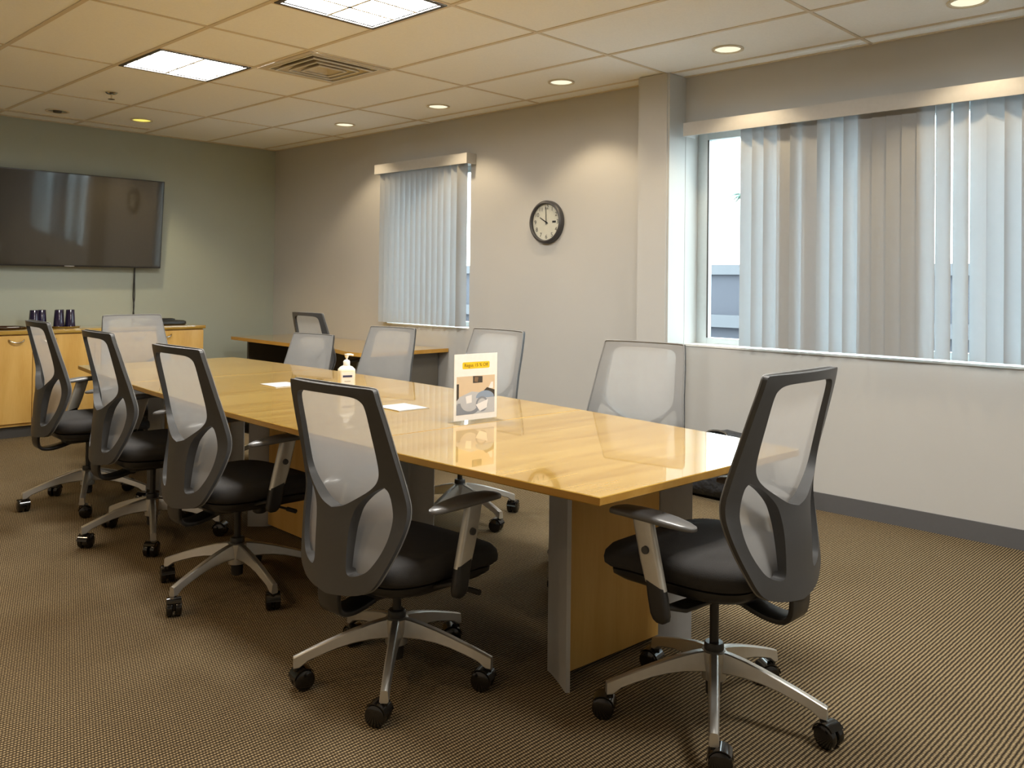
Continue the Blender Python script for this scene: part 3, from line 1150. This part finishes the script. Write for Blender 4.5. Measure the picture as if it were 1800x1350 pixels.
# ------------------------------------------------------------------ side desk
r = empty('side_desk', (4.3, 6.4, 0))
tag(r, 'maple side desk against the cream wall in the far corner', 'desk')
ZD = .715
out = [(4.745, 7.60), (4.07, 7.60), (4.05, 7.2), (4.02, 6.4), (3.995, 6.0), (3.975, 5.75), (3.90, 5.5), (3.91, 5.35), (3.97, 5.28), (4.745, 5.28)]
bm = bmesh.new()
loft(bm, [[(x - 4.3, y - 6.4, z) for x, y in out] for z in (ZD - .030, ZD)])
bm.faces.ensure_lookup_table()
for f in bm.faces:
    f.normal_update()
    f.material_index = 1 if abs(f.normal.z) < .6 else 0
obj('desktop', bm, [M['maple'], M['maple_edge']], r)
boxo('leg_panel', -.10, .42, -1.02, -.99, 0, ZD - .031, M['deskpanel'], r)
boxo('leg_panel', -.10, .42, 1.10, 1.13, 0, ZD - .031, M['deskpanel'], r)
boxo('modesty_panel', .36, .38, -.99, 1.10, .25, ZD - .031, M['deskpanel'], r)

# ------------------------------------------------------------------ soap bottle
bx, by = 2.515, 3.545
r = empty('pump_bottle', (bx, by, ZT), .55 - math.pi / 4 - .15)
tag(r, 'white pump bottle of hand sanitiser standing on the table', 'bottle')
bm = bmesh.new()
loft(bm, [[(x * s, y * s2, z) for x, y in rrect(.040, .026, .012, 4)] for s, s2, z in ((.94, .94, 0), (1, 1, .004), (1, 1, .100), (.98, .98, .108), (.72, .80, .119), (.36, .52, .126))])
obj('body', bm, M['bottle'], r, smooth=50)
bm = bmesh.new(); lathe(bm, [(.0165, .1262), (.0165, .146), (.012, .152), (.005, .154), (.005, .168)], 20)
obj('collar', bm, M['white'], r, smooth=40)
bm = bmesh.new()
lathe(bm, [(.007, .164), (.010, .172), (.0115, .181), (.004, .182)], 14)
tube(bm, [(.002, 0, .178), (.020, 0, .1785), (.033, 0, .175)], [.006, .005, .004], 8)
obj('pump', bm, M['white'], r, smooth=50)
lb = boxo('front_label', -.031, .031, -.0268, -.0261, .010, .094, M['paper'], r)
boxo('label_mark', -.024, .022, -.0273, -.02685, .070, .080, M['blue'], lb)
boxo('label_mark', -.016, .014, -.0273, -.02685, .048, .053, M['greyp'], lb)
boxo('label_mark', -.024, .024, -.0273, -.02685, .026, .031, M['blue'], lb)

# ------------------------------------------------------------------ sign holder
r = empty('sign_holder', (2.357, 2.462, ZT), math.radians(-7))
tag(r, 'clear acrylic sign holder with a printed offer sheet on the table', 'sign')
SWD, SHT = .108, .268
r.rotation_euler[0] = 0
boxo('acrylic_panel', -SWD, SWD, -.002, .002, .003, SHT, M['acrylic'], r)
boxo('acrylic_foot', -SWD, SWD, -.050, .030, 0, .003, M['acrylic'], r)
pp = boxo('printed_sheet', -SWD + .003, SWD - .003, -.0032, -.0022, .008, SHT - .003, M['paper'], r)
fy = -.0034
bm = bmesh.new()
def poly(bm, pts, y, mi):
    f = bm.faces.new([bm.verts.new((x, y, z)) for x, z in pts])
    f.material_index = mi
banner = bmesh.new()
loft(banner, [[(x, -.0033 - d, z + .220) for x, z in rrect(.066, .013, .005, 3)] for d in (0, .0003)])
obj('yellow_banner', banner, M['yellow'], pp)
text_mesh('banner_text', 'Regus 15 % Off', .0185, M['brownink'], pp, Matrix.Translation((0, -.0039, .220)) @ Matrix.Rotation(math.radians(90), 4, 'X'), .0002)
# printed picture: pale room with grey round chairs
cols = dict(bw=(.62, .50, .36), dk=(.05, .045, .04), gr=(.22, .25, .31), lg=(.46, .49, .55), bl=(.25, .33, .47), wh=(.75, .76, .80), br=(.20, .13, .08))
ms = [mat('picture_' + k, c, .5) for k, c in cols.items()]
ix = {k: i for i, k in enumerate(cols)}
x0, x1, z0, z1 = -.093, .093, .030, .178
poly(bm, [(x0, z0), (x1, z0), (x1, z1), (x0, z1)], -.0034, ix['bw'])
def ell(cx, cz, a, b, t0=0, t1=360, n=20):
    return [(max(x0, min(x1, cx + a * math.cos(math.radians(t0 + (t1 - t0) * k / n)))), max(z0, min(z1, cz + b * math.sin(math.radians(t0 + (t1 - t0) * k / n))))) for k in range(n + 1)]
Ys = -.00345
layers = [([(-.015, .150), (.032, .150), (.032, .175), (-.015, .178)], 'dk'), ([(-.008, .156), (.008, .153), (.012, .172), (-.006, .174)], 'br'),
          ([(x0, .095), (-.02, .118), (x1, .102), (x1, z0), (x0, z0)], 'lg'), ([(x0, .150), (-.082, .150), (-.082, .095), (x0, .085)], 'dk'),
          ([(.06, .125), (.075, .150), (.085, .150), (.085, .125)], 'wh'), ([(.03, .112), (.055, .130), (x1, .118), (x1, .09)], 'dk'),
          (ell(.045, .090, .045, .028, 0, 180), 'bl'), (ell(-.03, .075, .058, .048, 180, 360), 'gr'), (ell(-.03, .077, .044, .036, 180, 360), 'lg'),
          (ell(.030, .066, .030, .030), 'gr'), (ell(.030, .066, .022, .022), 'lg'), ([(.0, .065), (.06, .083), (.055, .05), (.02, .038)], 'wh'),
          ([(x0, .075), (-.07, .04), (-.05, z0), (x0, z0)], 'gr'), ([(-.05, .10), (-.02, .105), (-.02, .075), (-.045, .072)], 'wh')]
for pts, k in layers:
    Ys -= .00003
    clean = []
    for p in pts:
        if not clean or (abs(p[0] - clean[-1][0]) + abs(p[1] - clean[-1][1])) > 1e-5:
            clean.append(p)
    if abs(clean[0][0] - clean[-1][0]) + abs(clean[0][1] - clean[-1][1]) < 1e-5:
        clean.pop()
    poly(bm, clean, Ys, ix[k])
obj('printed_picture', bm, ms, pp)

# ------------------------------------------------------------------ wall clock (faces -x)
r = empty('wall_clock', (XR, 4.215, 1.272 + .432))
tag(r, 'round black-rimmed wall clock showing ten o\'clock on the cream wall', 'clock')
rot = Matrix.Rotation(math.radians(-90), 4, 'Y')
def xlathe(name, prof, m, n=48):
    bm = bmesh.new()
    loft(bm, [[(-d, q * math.cos(2 * math.pi * k / n), q * math.sin(2 * math.pi * k / n)) for k in range(n)] for q, d in prof], caps=False)
    return obj(name, bm, m, r, smooth=40)
CR = .158
xlathe('rim', [(.132, .018), (.133, .036), (.139, .042), (.148, .040), (CR, .028), (CR, .0), (.10, .0)], M['clockrim'])
bm = bmesh.new()
loft(bm, [[(-d, .134 * math.cos(2 * math.pi * k / 48), .134 * math.sin(2 * math.pi * k / 48)) for k in range(48)] for d in (.014, .018)])
face = obj('clock_face', bm, M['clockface'], r)
# local frame for text on the face: text +x -> -y world, +y -> z, facing -x
TM = Matrix(((0, 0, -1, -.0185), (-1, 0, 0, 0), (0, 1, 0, 0), (0, 0, 0, 1)))
for h in range(1, 13):
    a = math.radians(90 - 30 * h)
    text_mesh('numeral', str(h), .043, M['ink'], face, TM @ Matrix.Translation((.108 * math.cos(a), .108 * math.sin(a), 0)), .0002)
def hand(nm, ang, ln, w):
    a = math.radians(90 - ang)
    c, s = math.cos(a), math.sin(a)
    bm = bmesh.new()
    pts = [(-.018, -w / 2), (ln, -w / 3), (ln, w / 3), (-.018, w / 2)]
    loft(bm, [[(-.0215 - d, -(u * c - v_ * s), u * s + v_ * c) for u, v_ in pts] for d in (0, .001)])
    obj(nm, bm, M['ink'], r)
hand('hour_hand', 300, .070, .009)
hand('minute_hand', 358, .110, .006)
bm = bmesh.new()
loft(bm, [[(-.0205 - d, .007 * math.cos(k * math.pi / 6), .007 * math.sin(k * math.pi / 6)) for k in range(12)] for d in (0, .004)])
obj('hub_cap', bm, M['ink'], r)
boxo('date_window', -.0195, -.0183, -.092, -.058, -.007, .008, M['ink'], r)
bm = bmesh.new()
loft(bm, [[(-d, .1335 * math.cos(2 * math.pi * k / 48), .1335 * math.sin(2 * math.pi * k / 48)) for k in range(48)] for d in (.033, .034)])
obj('clock_glass', bm, M['acrylic'], r)

# ------------------------------------------------------------------ vertical blinds
def vane_mesh(w, h):
    bm = bmesh.new()
    n = 5
    rings = []
    for t in (-.0005, .0005):
        rings.append([(t + .006 * (1 - (2 * k / n - 1) ** 2), (k / n - .5) * w) for k in range(n + 1)])
    outl = rings[0] + rings[1][::-1]
    loft(bm, [[(x, y, -h) for x, y in outl], [(x, y, 0) for x, y in outl]])
    me_o = obj('vane', bm, M['vane'], None, smooth=40)
    me = me_o.data
    bpy.data.objects.remove(me_o)
    return me
def blind(y0, y1, ztop, zbot, vanes, label, xface):
    r = empty('vertical_blind', (XR, y0, zbot))
    tag(r, label, 'window blind', 'vertical vane window blinds')
    w = y1 - y0
    hh = ztop - zbot
    vh = hh - .060
    boxo('valance', -xface, -xface + .010, 0, w, hh - .083, hh, M['valance'], r, .002)
    boxo('valance_end', -xface + .010, 0, 0, .010, hh - .083, hh, M['valance'], r)
    boxo('valance_end', -xface + .010, 0, w - .010, w, hh - .083, hh, M['valance'], r)
    boxo('headrail', -.080, -.030, .012, w - .012, hh - .050, hh - .012, M['white'], r)
    me = vane_mesh(.089, vh)
    for yy, ang, dx in vanes:
        o = bpy.data.objects.new('vane', me)
        C.objects.link(o)
        o.parent = r
        o.location = (-.055 + dx, yy - y0, hh - .052)
        o.rotation_euler = (0, 0, math.radians(ang))
    return r
# small window: closed vanes, the last one turned
vs = []
yy = 6.085
k = 0
while yy > 5.20:
    vs.append((yy, 36, 0))
    yy -= .0700
    k += 1
vs += [(5.155, 36, 0), (5.085, 62, .0)]
blind(4.985, 6.175, 2.277, .892, vs, 'small vertical blind with pale blue-lit vanes left of the clock', .105)
# wide window
vs = []
for yy, a, dx in [(2.575, 35, 0), (2.50, 32, 0), (2.425, 30, 0), (2.345, 5, 0), (2.33, 12, .012), (2.315, 8, .024), (2.26, 28, 0), (2.19, 10, 0), (2.175, 16, .014), (2.10, 30, 0), (2.025, 30, 0), (1.95, 32, 0),
                  (1.872, 6, 0), (1.86, 10, .012), (1.795, 6, 0), (1.785, 10, .012), (1.72, 6, 0), (1.71, 10, .012), (1.64, 6, 0), (1.632, 10, .012), (1.565, 5, 0),
                  (1.480, -20, 0), (1.397, -20, 0), (1.316, -18, 0), (1.233, 22, 0), (1.155, 25, 0)]:
    vs.append((yy, a, dx))
yy = 1.08
while yy > .36:
    vs.append((yy, 24, 0))
    yy -= .077
blind(.22, 2.985, 2.270, .890, vs, 'wide vertical blind with an open gap at its left end', .125)

# ------------------------------------------------------------------ black bag by the wall
bm = bmesh.new()
rnd = random.Random(3)
rings = []
ks = [(-.30, .03, .10), (-.285, .10, .22), (-.22, .135, .33), (-.12, .14, .385), (0, .14, .40), (.10, .135, .37), (.20, .125, .345), (.27, .10, .29), (.30, .03, .14)]
for y, hx, hz in ks:
    ring = []
    for k in range(20):
        a = 2 * math.pi * k / 20
        c, s = math.cos(a), math.sin(a)
        x = math.copysign(abs(c) ** .7, c) * hx
        z = hz / 2 + math.copysign(abs(s) ** .7, s) * hz / 2
        if s > .2:
            z += rnd.uniform(-.012, .014)
        ring.append((x, y + (rnd.uniform(-.01, .01) if s > 0 else 0), z))
    rings.append(ring)
loft(bm, rings)
bag = empty('duffel_bag', (4.585, 2.66, .003))
tag(bag, 'slumped black bag on the carpet against the wall behind the table', 'bag')
obj('bag_body', bm, M['bag'], bag, smooth=60)
bm = bmesh.new()
tube(bm, smooth_curve([(-.135, -.15, .22), (-.13, -.10, .33), (-.075, -.06, .392), (-.075, .05, .392), (-.13, .10, .32), (-.135, .15, .22)], 4), .010, 6)
obj('strap', bm, M['black'], bag, smooth=60)

# ------------------------------------------------------------------ outside the windows
bm = bmesh.new()
box(bm, XR + .6, 90, -40, 90, -.30, -.18)
tag(obj('ground_outside', bm, M['asphalt']), kind='structure')
r = empty('neighbouring_wall', (14.0, 8.0, -.18))
tag(r, 'low grey-blue wall with pale coping seen through the window gap', 'wall')
boxo('wall_body', 0, .5, -20, 20, 0, 1.61, M['concrete'], r)
boxo('coping', -.08, .58, -20, 20, 1.61, 1.79, M['coping'], r)
boxo('ledge', -.14, 0, -20, 20, .66, .88, M['coping'], r)
# palm tree far away
r = empty('palm_tree', (26, 14.02, -.18))
tag(r, 'distant palm tree whose frond tip shows in the window gap', 'tree')
bm = bmesh.new()
tube(bm, [(0, 0, 0), (.05, .02, 2), (.1, .05, 4.2)], [.16, .12, .10], 10)
obj('trunk', bm, M['trunk'], r, smooth=60)
for k in range(14):
    a = 2 * math.pi * k / 14 + .2
    bm = bmesh.new()
    ln = .85 + .15 * (k % 3)
    L_ = []
    for t in range(7):
        q = t / 6
        L_.append((ln * q, .16 * math.sin(math.pi * min(1, q + .12)) + .01, .30 * math.sin(q * 2.2) - .25 * q * q))
    rings = [[(x, w, z), (x, 0, z + .03), (x, -w, z), (x, 0, z + .01)] for x, w, z in L_]
    loft(bm, rings)
    f = obj('frond', bm, M['leaf'], r)
    f.location = (.1, .05, 4.2)
    f.rotation_euler = (0, 0, a)
